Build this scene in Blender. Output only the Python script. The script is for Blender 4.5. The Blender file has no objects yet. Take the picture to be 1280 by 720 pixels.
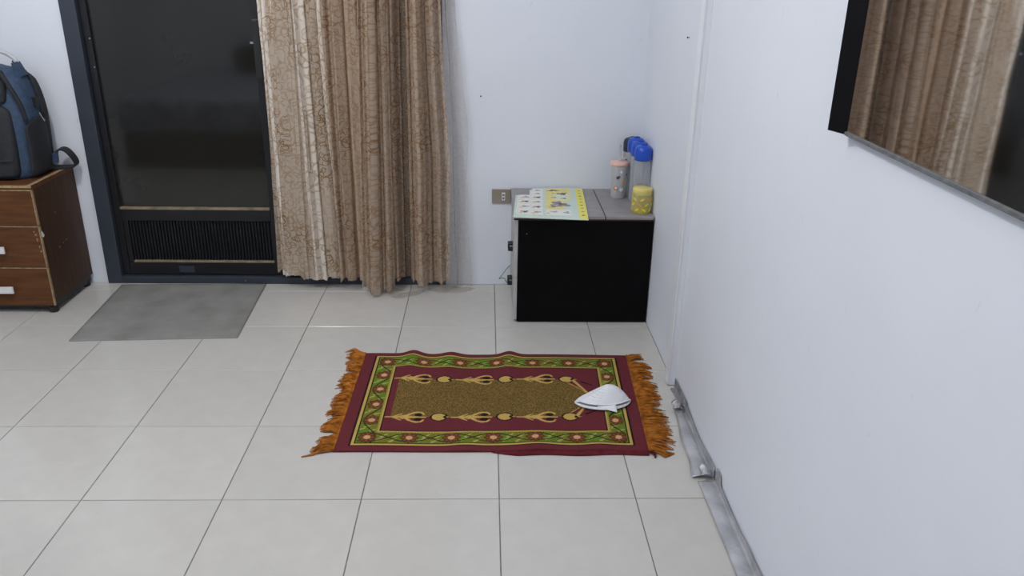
import bpy, bmesh, math, random
import numpy as np
from mathutils import Vector, Matrix
random.seed(4); RNG = np.random.default_rng(4)

# ------------------------------------------------------------------ camera, world, light, exposure
scene = bpy.context.scene
COL = scene.collection
cam_d = bpy.data.cameras.new('camera'); cam = bpy.data.objects.new('camera', cam_d); COL.objects.link(cam)
R_ = Vector((0.99946164, -0.0283461, 0.01652045)); U_ = Vector((-0.00479301, 0.37198406, 0.92822674)); F_ = Vector((0.03245696, 0.92780621, -0.37164794))
cam.matrix_world = Matrix(((R_.x, U_.x, -F_.x, -0.0427693), (R_.y, U_.y, -F_.y, -1.9688381), (R_.z, U_.z, -F_.z, 1.45038419), (0, 0, 0, 1)))
cam_d.sensor_width = 36.0; cam_d.lens = 1015.229 * 36.0 / 1280.0; cam_d.clip_start = 0.02
scene.camera = cam
w = bpy.data.worlds.new('night'); scene.world = w; w.use_nodes = True
w.node_tree.nodes['Background'].inputs[0].default_value = (0.02, 0.025, 0.04, 1)
w.node_tree.nodes['Background'].inputs[1].default_value = 0.2
LAMPS = ((-1.22, -0.12, 2.56, 62, 0.04), (-1.70, -2.30, 2.50, 20, 0.12))   # ceiling bulb, then a fill lamp added for evenness: x, y, z, watts, radius
for lx, ly, lz, lw_, lr in LAMPS:
    lamp_d = bpy.data.lights.new('bulb_and_fill_light', 'POINT'); lamp_d.energy = lw_; lamp_d.shadow_soft_size = lr
    lamp = bpy.data.objects.new('bulb_and_fill_light', lamp_d); lamp.location = (lx, ly, lz); COL.objects.link(lamp)
vs = scene.view_settings
vs.view_transform = 'Standard'; vs.look = 'None'; vs.gamma = 1.0; vs.use_curve_mapping = False; vs.exposure = 0.10

# ------------------------------------------------------------------ room constants (metres)
XR, YB, XL, YF, ZC = 0.66, 1.70, -3.7, -3.2, 2.85
TILE = 0.40

# ------------------------------------------------------------------ materials
def nt(name):
    m = bpy.data.materials.new(name); m.use_nodes = True
    t = m.node_tree; b = t.nodes['Principled BSDF']
    return m, t, b
def lnk(t, a, b): t.links.new(a, b)
def pm(name, col, rough=0.5, metal=0.0, spec=0.5, noise=0.0, nscale=8.0, bump=0.0, bscale=60.0, coat=0.0, stretch=None):
    m, t, b = nt(name)
    b.inputs['Base Color'].default_value = (*col, 1); b.inputs['Roughness'].default_value = rough
    b.inputs['Metallic'].default_value = metal; b.inputs['Specular IOR Level'].default_value = spec
    b.inputs['Coat Weight'].default_value = coat
    tc = t.nodes.new('ShaderNodeTexCoord')
    co = tc.outputs['Object']
    if stretch:
        mp = t.nodes.new('ShaderNodeMapping'); mp.inputs['Scale'].default_value = stretch
        lnk(t, co, mp.inputs['Vector']); co = mp.outputs['Vector']
    n = t.nodes.new('ShaderNodeTexNoise'); n.inputs['Scale'].default_value = nscale; n.inputs['Detail'].default_value = 5
    lnk(t, co, n.inputs['Vector'])
    r = t.nodes.new('ShaderNodeValToRGB')
    k = max(noise, 0.01)
    r.color_ramp.elements[0].position = 0.3; r.color_ramp.elements[1].position = 0.7
    r.color_ramp.elements[0].color = (*[c * (1 - k) for c in col], 1); r.color_ramp.elements[1].color = (*[min(1, c * (1 + k)) for c in col], 1)
    lnk(t, n.outputs['Fac'], r.inputs['Fac']); lnk(t, r.outputs['Color'], b.inputs['Base Color'])
    if bump:
        n2 = t.nodes.new('ShaderNodeTexNoise'); n2.inputs['Scale'].default_value = bscale; n2.inputs['Detail'].default_value = 3
        lnk(t, co, n2.inputs['Vector'])
        bp = t.nodes.new('ShaderNodeBump'); bp.inputs['Strength'].default_value = bump; bp.inputs['Distance'].default_value = 0.01
        lnk(t, n2.outputs['Fac'], bp.inputs['Height']); lnk(t, bp.outputs['Normal'], b.inputs['Normal'])
    return m
def attr_mat(name, rough=0.9, spec=0.2, bump=0.0, bscale=600):
    m, t, b = nt(name)
    a = t.nodes.new('ShaderNodeAttribute'); a.attribute_name = 'paint'
    lnk(t, a.outputs['Color'], b.inputs['Base Color'])
    b.inputs['Roughness'].default_value = rough; b.inputs['Specular IOR Level'].default_value = spec
    if bump:
        tc = t.nodes.new('ShaderNodeTexCoord'); n2 = t.nodes.new('ShaderNodeTexNoise'); n2.inputs['Scale'].default_value = bscale
        lnk(t, tc.outputs['Object'], n2.inputs['Vector'])
        bp = t.nodes.new('ShaderNodeBump'); bp.inputs['Strength'].default_value = bump; bp.inputs['Distance'].default_value = 0.004
        lnk(t, n2.outputs['Fac'], bp.inputs['Height']); lnk(t, bp.outputs['Normal'], b.inputs['Normal'])
    return m
def clear_mat(name, col, opac, rough=0.2):
    m, t, b = nt(name)
    b.inputs['Base Color'].default_value = (*col, 1); b.inputs['Roughness'].default_value = rough
    tr = t.nodes.new('ShaderNodeBsdfTransparent'); tr.inputs['Color'].default_value = (0.96, 0.97, 0.98, 1)
    fr = t.nodes.new('ShaderNodeLayerWeight'); fr.inputs['Blend'].default_value = 0.35
    mr = t.nodes.new('ShaderNodeMapRange'); mr.inputs['To Min'].default_value = opac; mr.inputs['To Max'].default_value = min(1, opac + 0.45)
    lnk(t, fr.outputs['Facing'], mr.inputs['Value'])
    mx = t.nodes.new('ShaderNodeMixShader'); lnk(t, mr.outputs['Result'], mx.inputs['Fac'])
    lnk(t, tr.outputs[0], mx.inputs[1]); lnk(t, b.outputs[0], mx.inputs[2])
    lnk(t, mx.outputs[0], t.nodes['Material Output'].inputs['Surface'])
    return m

M = {}
def wall_mat(name, col):
    # painted plaster with faint blotches and a few rubbed scuffs
    m = pm(name, col, rough=0.55, spec=0.3, noise=0.022, nscale=2.2, bump=0.05, bscale=38)
    t = m.node_tree; b = t.nodes['Principled BSDF']
    src = b.inputs['Base Color'].links[0].from_socket
    tc = t.nodes.new('ShaderNodeTexCoord'); mp = t.nodes.new('ShaderNodeMapping'); mp.inputs['Scale'].default_value = (5, 5, 2.2); mp.inputs['Rotation'].default_value = (0.5, 0.3, 0)
    lnk(t, tc.outputs['Object'], mp.inputs['Vector'])
    n = t.nodes.new('ShaderNodeTexNoise'); n.inputs['Scale'].default_value = 7; n.inputs['Detail'].default_value = 6; lnk(t, mp.outputs[0], n.inputs['Vector'])
    r = t.nodes.new('ShaderNodeValToRGB'); r.color_ramp.elements[0].position = 0.70; r.color_ramp.elements[1].position = 0.80
    r.color_ramp.elements[0].color = (0, 0, 0, 1); r.color_ramp.elements[1].color = (0.3, 0.3, 0.3, 1)
    lnk(t, n.outputs['Fac'], r.inputs['Fac'])
    mx = t.nodes.new('ShaderNodeMixRGB'); mx.inputs['Color2'].default_value = (col[0] * .62, col[1] * .6, col[2] * .58, 1)
    lnk(t, r.outputs['Color'], mx.inputs['Fac']); lnk(t, src, mx.inputs['Color1']); lnk(t, mx.outputs[0], b.inputs['Base Color'])
    return m
M['wall'] = wall_mat('wall_paint', (0.76, 0.795, 0.865))
M['ceiling'] = pm('ceiling_paint', (0.80, 0.80, 0.80), rough=0.8, noise=0.02)
M['grout'] = pm('grout', (0.20, 0.185, 0.165), rough=0.9, noise=0.3, nscale=25)
def tile_mat():
    m = pm('ceramic_tile', (0.575, 0.56, 0.53), rough=0.17, spec=0.42, noise=0.03, nscale=14, bump=0.012, bscale=9)
    t = m.node_tree; b = t.nodes['Principled BSDF']
    src = b.inputs['Base Color'].links[0].from_socket
    oi = t.nodes.new('ShaderNodeObjectInfo'); mr = t.nodes.new('ShaderNodeMapRange')
    mr.inputs['To Min'].default_value = 0.965; mr.inputs['To Max'].default_value = 1.02
    lnk(t, oi.outputs['Random'], mr.inputs['Value'])
    mu = t.nodes.new('ShaderNodeVectorMath'); mu.operation = 'SCALE'
    lnk(t, src, mu.inputs[0]); lnk(t, mr.outputs[0], mu.inputs['Scale']); lnk(t, mu.outputs[0], b.inputs['Base Color'])
    return m
M['tile'] = tile_mat()
M['frame'] = pm('blue_grey_metal', (0.036, 0.045, 0.062), rough=0.45, noise=0.12, nscale=5, bump=0.03)
M['black_door'] = pm('black_door_metal', (0.008, 0.008, 0.010), rough=0.35, noise=0.1)
M['dark_glass'] = pm('night_glass', (0.017, 0.017, 0.015), rough=0.07, spec=0.62, noise=0.15, nscale=3)
M['flute'] = pm('fluted_dark_panel', (0.008, 0.009, 0.012), rough=0.4, noise=0.1)
M['bead'] = pm('dusty_bead', (0.26, 0.205, 0.13), rough=0.7, noise=0.35, nscale=25)
M['steel'] = pm('steel', (0.55, 0.55, 0.56), rough=0.25, metal=1.0)
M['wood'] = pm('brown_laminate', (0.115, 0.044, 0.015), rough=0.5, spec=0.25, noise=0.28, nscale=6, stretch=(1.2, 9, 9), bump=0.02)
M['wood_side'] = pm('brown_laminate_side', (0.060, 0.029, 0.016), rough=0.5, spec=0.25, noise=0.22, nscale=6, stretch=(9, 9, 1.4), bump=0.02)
M['band'] = pm('edge_band', (0.34, 0.24, 0.13), rough=0.7, noise=0.35, nscale=60)
M['black_plastic'] = pm('black_plastic', (0.012, 0.012, 0.013), rough=0.45, noise=0.1)
M['white_plastic'] = pm('white_plastic', (0.78, 0.78, 0.80), rough=0.35, noise=0.02)
M['pvc'] = pm('pvc', (0.80, 0.82, 0.86), rough=0.35, noise=0.02)
M['cab_black'] = pm('black_board', (0.0025, 0.0026, 0.003), rough=0.55, spec=0.1, noise=0.12, nscale=20)
M['cab_top'] = pm('grey_laminate', (0.30, 0.285, 0.29), rough=0.5, noise=0.10, nscale=22)
M['cab_front'] = pm('pale_grey_laminate', (0.46, 0.45, 0.45), rough=0.5, noise=0.08, nscale=22)
M['mat'] = pm('grey_rubber_mat', (0.255, 0.25, 0.24), rough=0.85, spec=0.2, noise=0.18, nscale=7, bump=0.05, bscale=300)
M['bag_black'] = pm('black_nylon', (0.016, 0.017, 0.022), rough=0.7, noise=0.2, nscale=40, bump=0.1, bscale=250)
M['bag_blue'] = pm('blue_nylon', (0.035, 0.065, 0.125), rough=0.7, noise=0.25, nscale=60, bump=0.1, bscale=250)
M['bag_handle'] = pm('silver_webbing', (0.52, 0.53, 0.56), rough=0.4, noise=0.1, nscale=80)
M['lid_blue'] = pm('blue_plastic', (0.012, 0.075, 0.52), rough=0.3, noise=0.05)
M['lid_dark'] = pm('dark_teal_plastic', (0.012, 0.03, 0.05), rough=0.35, noise=0.05)
M['lid_yellow'] = pm('yellow_plastic', (0.76, 0.64, 0.20), rough=0.35, noise=0.05)
M['lid_pink'] = pm('pink_plastic', (0.84, 0.52, 0.46), rough=0.35, noise=0.05)
M['clear'] = clear_mat('clear_plastic', (0.62, 0.64, 0.68), 0.30, 0.25)
M['frost'] = clear_mat('frosted_plastic', (0.66, 0.66, 0.67), 0.52, 0.35)
M['yellow_clear'] = clear_mat('yellow_tinted_plastic', (0.70, 0.62, 0.20), 0.42, 0.25)
for n, c in (('print_dark', (0.06, 0.06, 0.08)), ('print_red', (0.62, 0.16, 0.07)), ('print_white', (0.8, 0.8, 0.8)), ('print_orange', (0.8, 0.33, 0.05)), ('print_blue', (0.2, 0.32, 0.55)), ('print_yellow', (0.86, 0.68, 0.03))):
    M[n] = pm(n, c, rough=0.5, noise=0.05)
M['outlet'] = pm('bronze_plate', (0.30, 0.26, 0.21), rough=0.4, noise=0.08)
M['cable'] = pm('green_cable', (0.06, 0.17, 0.13), rough=0.5, noise=0.05)
def foil_mat():
    m = pm('crumpled_foil_tape', (0.50, 0.505, 0.53), rough=0.42, metal=0.45, noise=0.22, nscale=14, bump=0.35, bscale=55)
    return m
M['foil'] = foil_mat()
M['caulk'] = pm('grey_caulk', (0.23, 0.23, 0.245), rough=0.75, noise=0.35, nscale=22, bump=0.3, bscale=60)
M['mirror'] = pm('mirror_glass', (0.72, 0.72, 0.72), rough=0.03, metal=1.0, noise=0.01)
M['mirror_black'] = pm('black_gloss_frame', (0.003, 0.003, 0.004), rough=0.4, spec=0.12, noise=0.05)
M['dusty_edge'] = pm('dusty_edge', (0.13, 0.133, 0.14), rough=0.6, noise=0.3, nscale=60)
M['clip'] = pm('pale_grey_clip', (0.50, 0.50, 0.51), rough=0.6, noise=0.05)
M['rug'] = attr_mat('woven_rug', 0.95, 0.1, bump=0.35, bscale=700)
M['paper'] = attr_mat('printed_paper', 0.6, 0.3)
M['fringe'] = pm('rust_fringe', (0.33, 0.115, 0.018), rough=0.9, spec=0.1, noise=0.5, nscale=40)
M['fringe_dark'] = pm('maroon_yarn', (0.10, 0.012, 0.016), rough=0.9, spec=0.1, noise=0.3, nscale=60)
M['backing'] = pm('maroon_backing', (0.115, 0.018, 0.024), rough=0.95, spec=0.1, noise=0.25, nscale=50)
M['bedspread'] = pm('blue_grey_bedspread', (0.36, 0.38, 0.46), rough=0.9, noise=0.45, nscale=16)
M['pillow'] = pm('dark_brown_pillow', (0.05, 0.025, 0.02), rough=0.9, noise=0.2)
M['bulb'] = pm('lamp_base_white', (0.8, 0.8, 0.8), rough=0.4, noise=0.02)

def cap_mat():
    m = pm('white_cotton', (0.80, 0.81, 0.85), rough=0.9, spec=0.15, noise=0.03, nscale=30, bump=0.12, bscale=420)
    t = m.node_tree; b = t.nodes['Principled BSDF']; src = b.inputs['Base Color'].links[0].from_socket
    tc = t.nodes.new('ShaderNodeTexCoord')
    v = t.nodes.new('ShaderNodeTexVoronoi'); v.inputs['Scale'].default_value = 150; v.inputs['Randomness'].default_value = 0.15
    lnk(t, tc.outputs['Object'], v.inputs['Vector'])
    lt = t.nodes.new('ShaderNodeMath'); lt.operation = 'LESS_THAN'; lt.inputs[1].default_value = 0.26
    lnk(t, v.outputs['Distance'], lt.inputs[0])
    # eyelets only in the punched patch
    d = t.nodes.new('ShaderNodeVectorMath'); d.operation = 'DISTANCE'; d.inputs[1].default_value = (-0.030, -0.028, 0.055)
    lnk(t, tc.outputs['Object'], d.inputs[0])
    mr = t.nodes.new('ShaderNodeMapRange'); mr.inputs['From Min'].default_value = 0.022; mr.inputs['From Max'].default_value = 0.048; mr.inputs['To Min'].default_value = 0.75; mr.inputs['To Max'].default_value = 0.0
    lnk(t, d.outputs['Value'], mr.inputs['Value'])
    mu = t.nodes.new('ShaderNodeMath'); mu.operation = 'MULTIPLY'; lnk(t, lt.outputs[0], mu.inputs[0]); lnk(t, mr.outputs[0], mu.inputs[1])
    mx = t.nodes.new('ShaderNodeMixRGB'); mx.inputs['Color2'].default_value = (0.30, 0.27, 0.22, 1)
    lnk(t, mu.outputs[0], mx.inputs['Fac']); lnk(t, src, mx.inputs['Color1']); lnk(t, mx.outputs[0], b.inputs['Base Color'])
    return m
M['cap'] = cap_mat()

def curtain_mat(name, cloth, thread, opac, trans=0.35, scale=15.0, ring_op=0.9):
    # sheer net with embroidered curls: rings cut from distorted Voronoi distance
    m, t, b = nt(name); N = t.nodes
    uv = N.new('ShaderNodeUVMap'); uv.uv_map = 'cloth'
    nz = N.new('ShaderNodeTexNoise'); nz.inputs['Scale'].default_value = 9; nz.inputs['Detail'].default_value = 2
    lnk(t, uv.outputs[0], nz.inputs['Vector'])
    sc = N.new('ShaderNodeVectorMath'); sc.operation = 'MULTIPLY_ADD'; sc.inputs[1].default_value = (0.05, 0.05, 0); lnk(t, nz.outputs['Color'], sc.inputs[0]); lnk(t, uv.outputs[0], sc.inputs[2])
    acc = None
    for k, (s, d0, wd) in enumerate(((scale, 0.36, 0.042), (scale * 1.30, 0.32, 0.050), (scale * 0.66, 0.30, 0.028), (scale * 1.62, 0.36, 0.060))):
        mp = N.new('ShaderNodeMapping'); mp.inputs['Location'].default_value = (3.13 * k, 1.71 * k, 0); mp.inputs['Rotation'].default_value = (0, 0, 0.6 * k)
        lnk(t, sc.outputs[0], mp.inputs['Vector'])
        v = N.new('ShaderNodeTexVoronoi'); v.voronoi_dimensions = '2D'; v.inputs['Scale'].default_value = s
        lnk(t, mp.outputs[0], v.inputs['Vector'])
        a = N.new('ShaderNodeMath'); a.operation = 'SUBTRACT'; a.inputs[1].default_value = d0; lnk(t, v.outputs['Distance'], a.inputs[0])
        ab = N.new('ShaderNodeMath'); ab.operation = 'ABSOLUTE'; lnk(t, a.outputs[0], ab.inputs[0])
        mr = N.new('ShaderNodeMapRange'); mr.inputs['From Min'].default_value = wd * 0.5; mr.inputs['From Max'].default_value = wd * 1.2
        mr.inputs['To Min'].default_value = 1.0; mr.inputs['To Max'].default_value = 0.0; lnk(t, ab.outputs[0], mr.inputs['Value'])
        # break the rings into open curls
        nb_ = N.new('ShaderNodeTexNoise'); nb_.inputs['Scale'].default_value = 26; nb_.inputs['Detail'].default_value = 0; lnk(t, mp.outputs[0], nb_.inputs['Vector'])
        gt = N.new('ShaderNodeMapRange'); gt.inputs['From Min'].default_value = 0.36; gt.inputs['From Max'].default_value = 0.43; lnk(t, nb_.outputs['Fac'], gt.inputs['Value'])
        mu_ = N.new('ShaderNodeMath'); mu_.operation = 'MULTIPLY'; lnk(t, mr.outputs[0], mu_.inputs[0]); lnk(t, gt.outputs[0], mu_.inputs[1]); mr = mu_
        if acc is None: acc = mr.outputs[0]
        else:
            mxm = N.new('ShaderNodeMath'); mxm.operation = 'MAXIMUM'; lnk(t, acc, mxm.inputs[0]); lnk(t, mr.outputs[0], mxm.inputs[1]); acc = mxm.outputs[0]
    # worn / sparser areas of embroidery
    n3 = N.new('ShaderNodeTexNoise'); n3.inputs['Scale'].default_value = 4; lnk(t, uv.outputs[0], n3.inputs['Vector'])
    m3 = N.new('ShaderNodeMapRange'); m3.inputs['From Min'].default_value = 0.35; m3.inputs['From Max'].default_value = 0.6; m3.inputs['To Min'].default_value = 0.45; lnk(t, n3.outputs['Fac'], m3.inputs['Value'])
    mu = N.new('ShaderNodeMath'); mu.operation = 'MULTIPLY'; lnk(t, acc, mu.inputs[0]); lnk(t, m3.outputs[0], mu.inputs[1]); acc = mu.outputs[0]
    cm = N.new('ShaderNodeMixRGB'); cm.inputs['Color1'].default_value = (*cloth, 1); cm.inputs['Color2'].default_value = (*thread, 1); lnk(t, acc, cm.inputs['Fac'])
    df = N.new('ShaderNodeBsdfDiffuse'); tl = N.new('ShaderNodeBsdfTranslucent'); lnk(t, cm.outputs[0], df.inputs['Color']); lnk(t, cm.outputs[0], tl.inputs['Color'])
    m1 = N.new('ShaderNodeMixShader'); m1.inputs['Fac'].default_value = trans; lnk(t, df.outputs[0], m1.inputs[1]); lnk(t, tl.outputs[0], m1.inputs[2])
    tr = N.new('ShaderNodeBsdfTransparent')
    op = N.new('ShaderNodeMapRange'); op.inputs['To Min'].default_value = opac; op.inputs['To Max'].default_value = ring_op; lnk(t, acc, op.inputs['Value'])
    m2 = N.new('ShaderNodeMixShader'); lnk(t, op.outputs[0], m2.inputs['Fac']); lnk(t, tr.outputs[0], m2.inputs[1]); lnk(t, m1.outputs[0], m2.inputs[2])
    lnk(t, m2.outputs[0], N['Material Output'].inputs['Surface'])
    return m
M['sheer'] = curtain_mat('sheer_embroidered', (0.72, 0.585, 0.47), (0.33, 0.195, 0.095), 0.62, 0.30)
M['sheer_light'] = curtain_mat('sheer_embroidered_pale', (0.76, 0.645, 0.535), (0.27, 0.155, 0.062), 0.55, 0.30, 16.0)
M['lining'] = curtain_mat('curtain_lining', (0.80, 0.73, 0.65), (0.52, 0.40, 0.28), 0.95, 0.15, 11.0, 0.97)
M['sheer_thin'] = curtain_mat('sheer_thin_layer', (0.62, 0.47, 0.35), (0.36, 0.22, 0.12), 0.34, 0.3, 15.0, 0.6)
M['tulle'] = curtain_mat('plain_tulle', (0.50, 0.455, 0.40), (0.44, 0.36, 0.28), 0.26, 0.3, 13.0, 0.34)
M['net'] = curtain_mat('plain_net', (0.68, 0.53, 0.40), (0.55, 0.38, 0.25), 0.88, 0.3, 13.0, 0.9)

# ------------------------------------------------------------------ helpers
def obj(name, me, mat=None, parent=None, smooth=False):
    if isinstance(me, bmesh.types.BMesh):
        b = me; me = bpy.data.meshes.new(name); b.normal_update(); b.to_mesh(me); b.free()
    o = bpy.data.objects.new(name, me); COL.objects.link(o)
    if mat is not None and not me.materials: me.materials.append(M[mat] if isinstance(mat, str) else mat)
    if smooth: me.polygons.foreach_set('use_smooth', [True] * len(me.polygons))
    if parent is not None: o.parent = parent
    return o
def tag(o, label=None, cat=None, group=None, kind=None):
    if label: o['label'] = label
    if cat: o['category'] = cat
    if group: o['group'] = group
    if kind: o['kind'] = kind
    return o
def empty(name, loc=(0, 0, 0), rz=0.0):
    o = bpy.data.objects.new(name, None); COL.objects.link(o); o.location = loc; o.rotation_euler = (0, 0, rz); o.empty_display_size = 0.05
    return o
def box(b, x0, x1, y0, y1, z0, z1, bev=0.0):
    r = bmesh.ops.create_cube(b, size=1.0)
    for v in r['verts']:
        v.co = Vector(((x0 + x1) / 2 + v.co.x * (x1 - x0), (y0 + y1) / 2 + v.co.y * (y1 - y0), (z0 + z1) / 2 + v.co.z * (z1 - z0)))
    if bev:
        es = list({e for v in r['verts'] for e in v.link_edges})
        bmesh.ops.bevel(b, geom=es, offset=bev, segments=2, affect='EDGES', profile=0.6)
    return b
def boxm(*a, **k): return box(bmesh.new(), *a, **k)
def tube(b, pts, rad, n=8, cap=True):
    pts = [Vector(p) for p in pts]; rs = rad if isinstance(rad, (list, tuple)) else [rad] * len(pts)
    rings = []; prev = None
    for i, p in enumerate(pts):
        d = (pts[min(i + 1, len(pts) - 1)] - pts[max(i - 1, 0)]).normalized()
        if prev is None: prev = Vector((0, 0, 1)) if abs(d.z) < 0.9 else Vector((1, 0, 0))
        s = d.cross(prev).normalized(); u = s.cross(d).normalized(); prev = u
        rings.append([b.verts.new(p + (s * math.cos(2 * math.pi * k / n) + u * math.sin(2 * math.pi * k / n)) * rs[i]) for k in range(n)])
    for A, B in zip(rings, rings[1:]):
        for k in range(n): b.faces.new((A[k], A[(k + 1) % n], B[(k + 1) % n], B[k]))
    if cap: b.faces.new(rings[0][::-1]); b.faces.new(rings[-1])
    return b
def ribbon(b, pts, side, wid, th):
    """flat strap: rectangular section swept along pts; side = width direction"""
    s = Vector(side).normalized() * wid / 2; pts = [Vector(p) for p in pts]; rings = []
    for i, p in enumerate(pts):
        d = (pts[min(i + 1, len(pts) - 1)] - pts[max(i - 1, 0)]).normalized(); u = d.cross(s).normalized() * th / 2
        rings.append([b.verts.new(p + a) for a in (s + u, -s + u, -s - u, s - u)])
    for A, B in zip(rings, rings[1:]):
        for k in range(4): b.faces.new((A[k], A[(k + 1) % 4], B[(k + 1) % 4], B[k]))
    b.faces.new(rings[0][::-1]); b.faces.new(rings[-1])
    return b
def lathe(b, prof, n=32, c=(0, 0), close=True):
    rings = []
    for r, z in prof: rings.append([b.verts.new((c[0] + r * math.cos(2 * math.pi * k / n), c[1] + r * math.sin(2 * math.pi * k / n), z)) for k in range(n)])
    for A, B in zip(rings, rings[1:]):
        for k in range(n): b.faces.new((A[k], A[(k + 1) % n], B[(k + 1) % n], B[k]))
    if close: b.faces.new(rings[0][::-1]); b.faces.new(rings[-1])
    return b
def prism(b, poly, z0, z1, ax='z'):
    f = {'z': lambda a, c, h: (a, c, h), 'y': lambda a, c, h: (a, h, c), 'x': lambda a, c, h: (h, a, c)}[ax]
    A = [b.verts.new(f(p[0], p[1], z0)) for p in poly]; B = [b.verts.new(f(p[0], p[1], z1)) for p in poly]
    n = len(poly)
    b.faces.new(A[::-1]); b.faces.new(B)
    for k in range(n): b.faces.new((A[k], A[(k + 1) % n], B[(k + 1) % n], B[k]))
    bmesh.ops.recalc_face_normals(b, faces=b.faces)
    return b
def spline(P, n):
    P = [Vector(p) for p in P]; out = []
    for i in range(len(P) - 1):
        p0, p1, p2, p3 = P[max(i - 1, 0)], P[i], P[i + 1], P[min(i + 2, len(P) - 1)]
        for k in range(n):
            t = k / n
            out.append(0.5 * ((2 * p1) + (p2 - p0) * t + (2 * p0 - 5 * p1 + 4 * p2 - p3) * t * t + (3 * p1 - p0 - 3 * p2 + p3) * t ** 3))
    out.append(P[-1]); return out
def grid_mesh(name, V, paint=None, uv=None, skirt=None):
    """V: (nv,nu,3) array -> mesh; paint (nv,nu,3) point colours; skirt = z of a border skirt"""
    nv, nu = V.shape[:2]; co = V.reshape(-1, 3)
    idx = np.arange(nv * nu).reshape(nv, nu)
    F = np.stack([idx[:-1, :-1], idx[:-1, 1:], idx[1:, 1:], idx[1:, :-1]], -1).reshape(-1, 4)
    colr = None if paint is None else paint.reshape(-1, 3)
    if skirt is not None:
        ring = np.concatenate([idx[0, :], idx[1:, -1], idx[-1, -2::-1], idx[-2:0:-1, 0]])
        low = co[ring].copy(); low[:, 2] = np.minimum(skirt, low[:, 2] - 0.001)
        n0 = len(co); co = np.concatenate([co, low]); m = len(ring); a = np.arange(m); bq = (a + 1) % m
        F = np.concatenate([F, np.stack([ring[bq], ring[a], n0 + a, n0 + bq], -1)])
        if colr is not None: colr = np.concatenate([colr, colr[ring] * 0.8])
    me = bpy.data.meshes.new(name)
    me.vertices.add(len(co)); me.vertices.foreach_set('co', co.astype(np.float32).ravel())
    me.loops.add(F.size); me.loops.foreach_set('vertex_index', F.astype(np.int32).ravel())
    me.polygons.add(len(F)); me.polygons.foreach_set('loop_start', np.arange(0, F.size, 4, dtype=np.int32))
    me.update(calc_edges=True)
    me.polygons.foreach_set('use_smooth', np.ones(len(F), dtype=bool))
    if colr is not None:
        a = me.color_attributes.new('paint', 'FLOAT_COLOR', 'POINT')
        a.data.foreach_set('color', np.concatenate([colr, np.ones((len(colr), 1))], 1).astype(np.float32).ravel())
    if uv is not None:
        l = me.uv_layers.new(name='cloth'); l.data.foreach_set('uv', uv.reshape(-1, 2)[F.ravel()].astype(np.float32).ravel())
    me.validate(); return me

# ------------------------------------------------------------------ room shell
DX0, DX1, DZ = -1.84, -0.235, 2.12           # door opening in the back wall
b = boxm(XL, DX0, YB, YB + 0.14, 0, ZC); box(b, DX1, XR + 0.1, YB, YB + 0.14, 0, ZC); box(b, DX0, DX1, YB, YB + 0.14, DZ, ZC)
tag(obj('wall_back', b, 'wall'), 'white painted wall around the dark doorway', kind='structure')
tag(obj('wall_right', boxm(XR, XR + 0.1, YF, YB, 0, ZC), 'wall'), 'white painted wall with mirror and cable trunking', kind='structure')
tag(obj('wall_left', boxm(XL - 0.1, XL, YF, YB, 0, ZC), 'wall'), 'white painted wall beside the chest of drawers', kind='structure')
tag(obj('wall_front', boxm(XL, XR, YF - 0.1, YF, 0, ZC), 'wall'), 'white painted wall facing the doorway', kind='structure')
tag(obj('ceiling', boxm(XL, XR, YF, YB, ZC, ZC + 0.1), 'ceiling'), 'plain white ceiling', kind='structure')
tag(obj('wall_outside', boxm(DX0 - 0.2, DX1 + 0.2, YB + 0.30, YB + 0.32, 0, DZ + 0.2), 'black_door'), 'darkness behind the door glass', kind='structure')
floor = tag(obj('floor', boxm(XL, XR + 0.1, YF, YB + 0.14, -0.08, -0.0025), 'grout'), 'pale grey ceramic tile floor', kind='structure')
G = 0.0014
cache = {}
def tile(x0, x1, y0, y1):
    k = (round(x1 - x0, 4), round(y1 - y0, 4))
    if k not in cache:
        hx, hy = (x1 - x0) / 2 - G, (y1 - y0) / 2 - G; bb = bmesh.new(); e = 0.0012
        lo = [bb.verts.new((sx * hx, sy * hy, -0.003)) for sx, sy in ((-1, -1), (1, -1), (1, 1), (-1, 1))]
        mi = [bb.verts.new((sx * hx, sy * hy, -e)) for sx, sy in ((-1, -1), (1, -1), (1, 1), (-1, 1))]
        hi = [bb.verts.new((sx * (hx - e), sy * (hy - e), 0)) for sx, sy in ((-1, -1), (1, -1), (1, 1), (-1, 1))]
        bb.faces.new(hi)
        for A, B in ((lo, mi), (mi, hi)):
            for q in range(4): bb.faces.new((A[q], A[(q + 1) % 4], B[(q + 1) % 4], B[q]))
        me = bpy.data.meshes.new('tile'); bb.to_mesh(me); bb.free(); me.materials.append(M['tile']); cache[k] = me
    o = obj('tile', cache[k], parent=floor); o.location = ((x0 + x1) / 2, (y0 + y1) / 2, 0)
xs = [XL] + [i * TILE for i in range(-9, 2)] + [XR]; ys = [YF] + [j * TILE for j in range(-7, 5)] + [YB]
for xa, xb in zip(xs, xs[1:]):
    for ya, yb in zip(ys, ys[1:]): tile(xa, xb, ya, yb)

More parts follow.
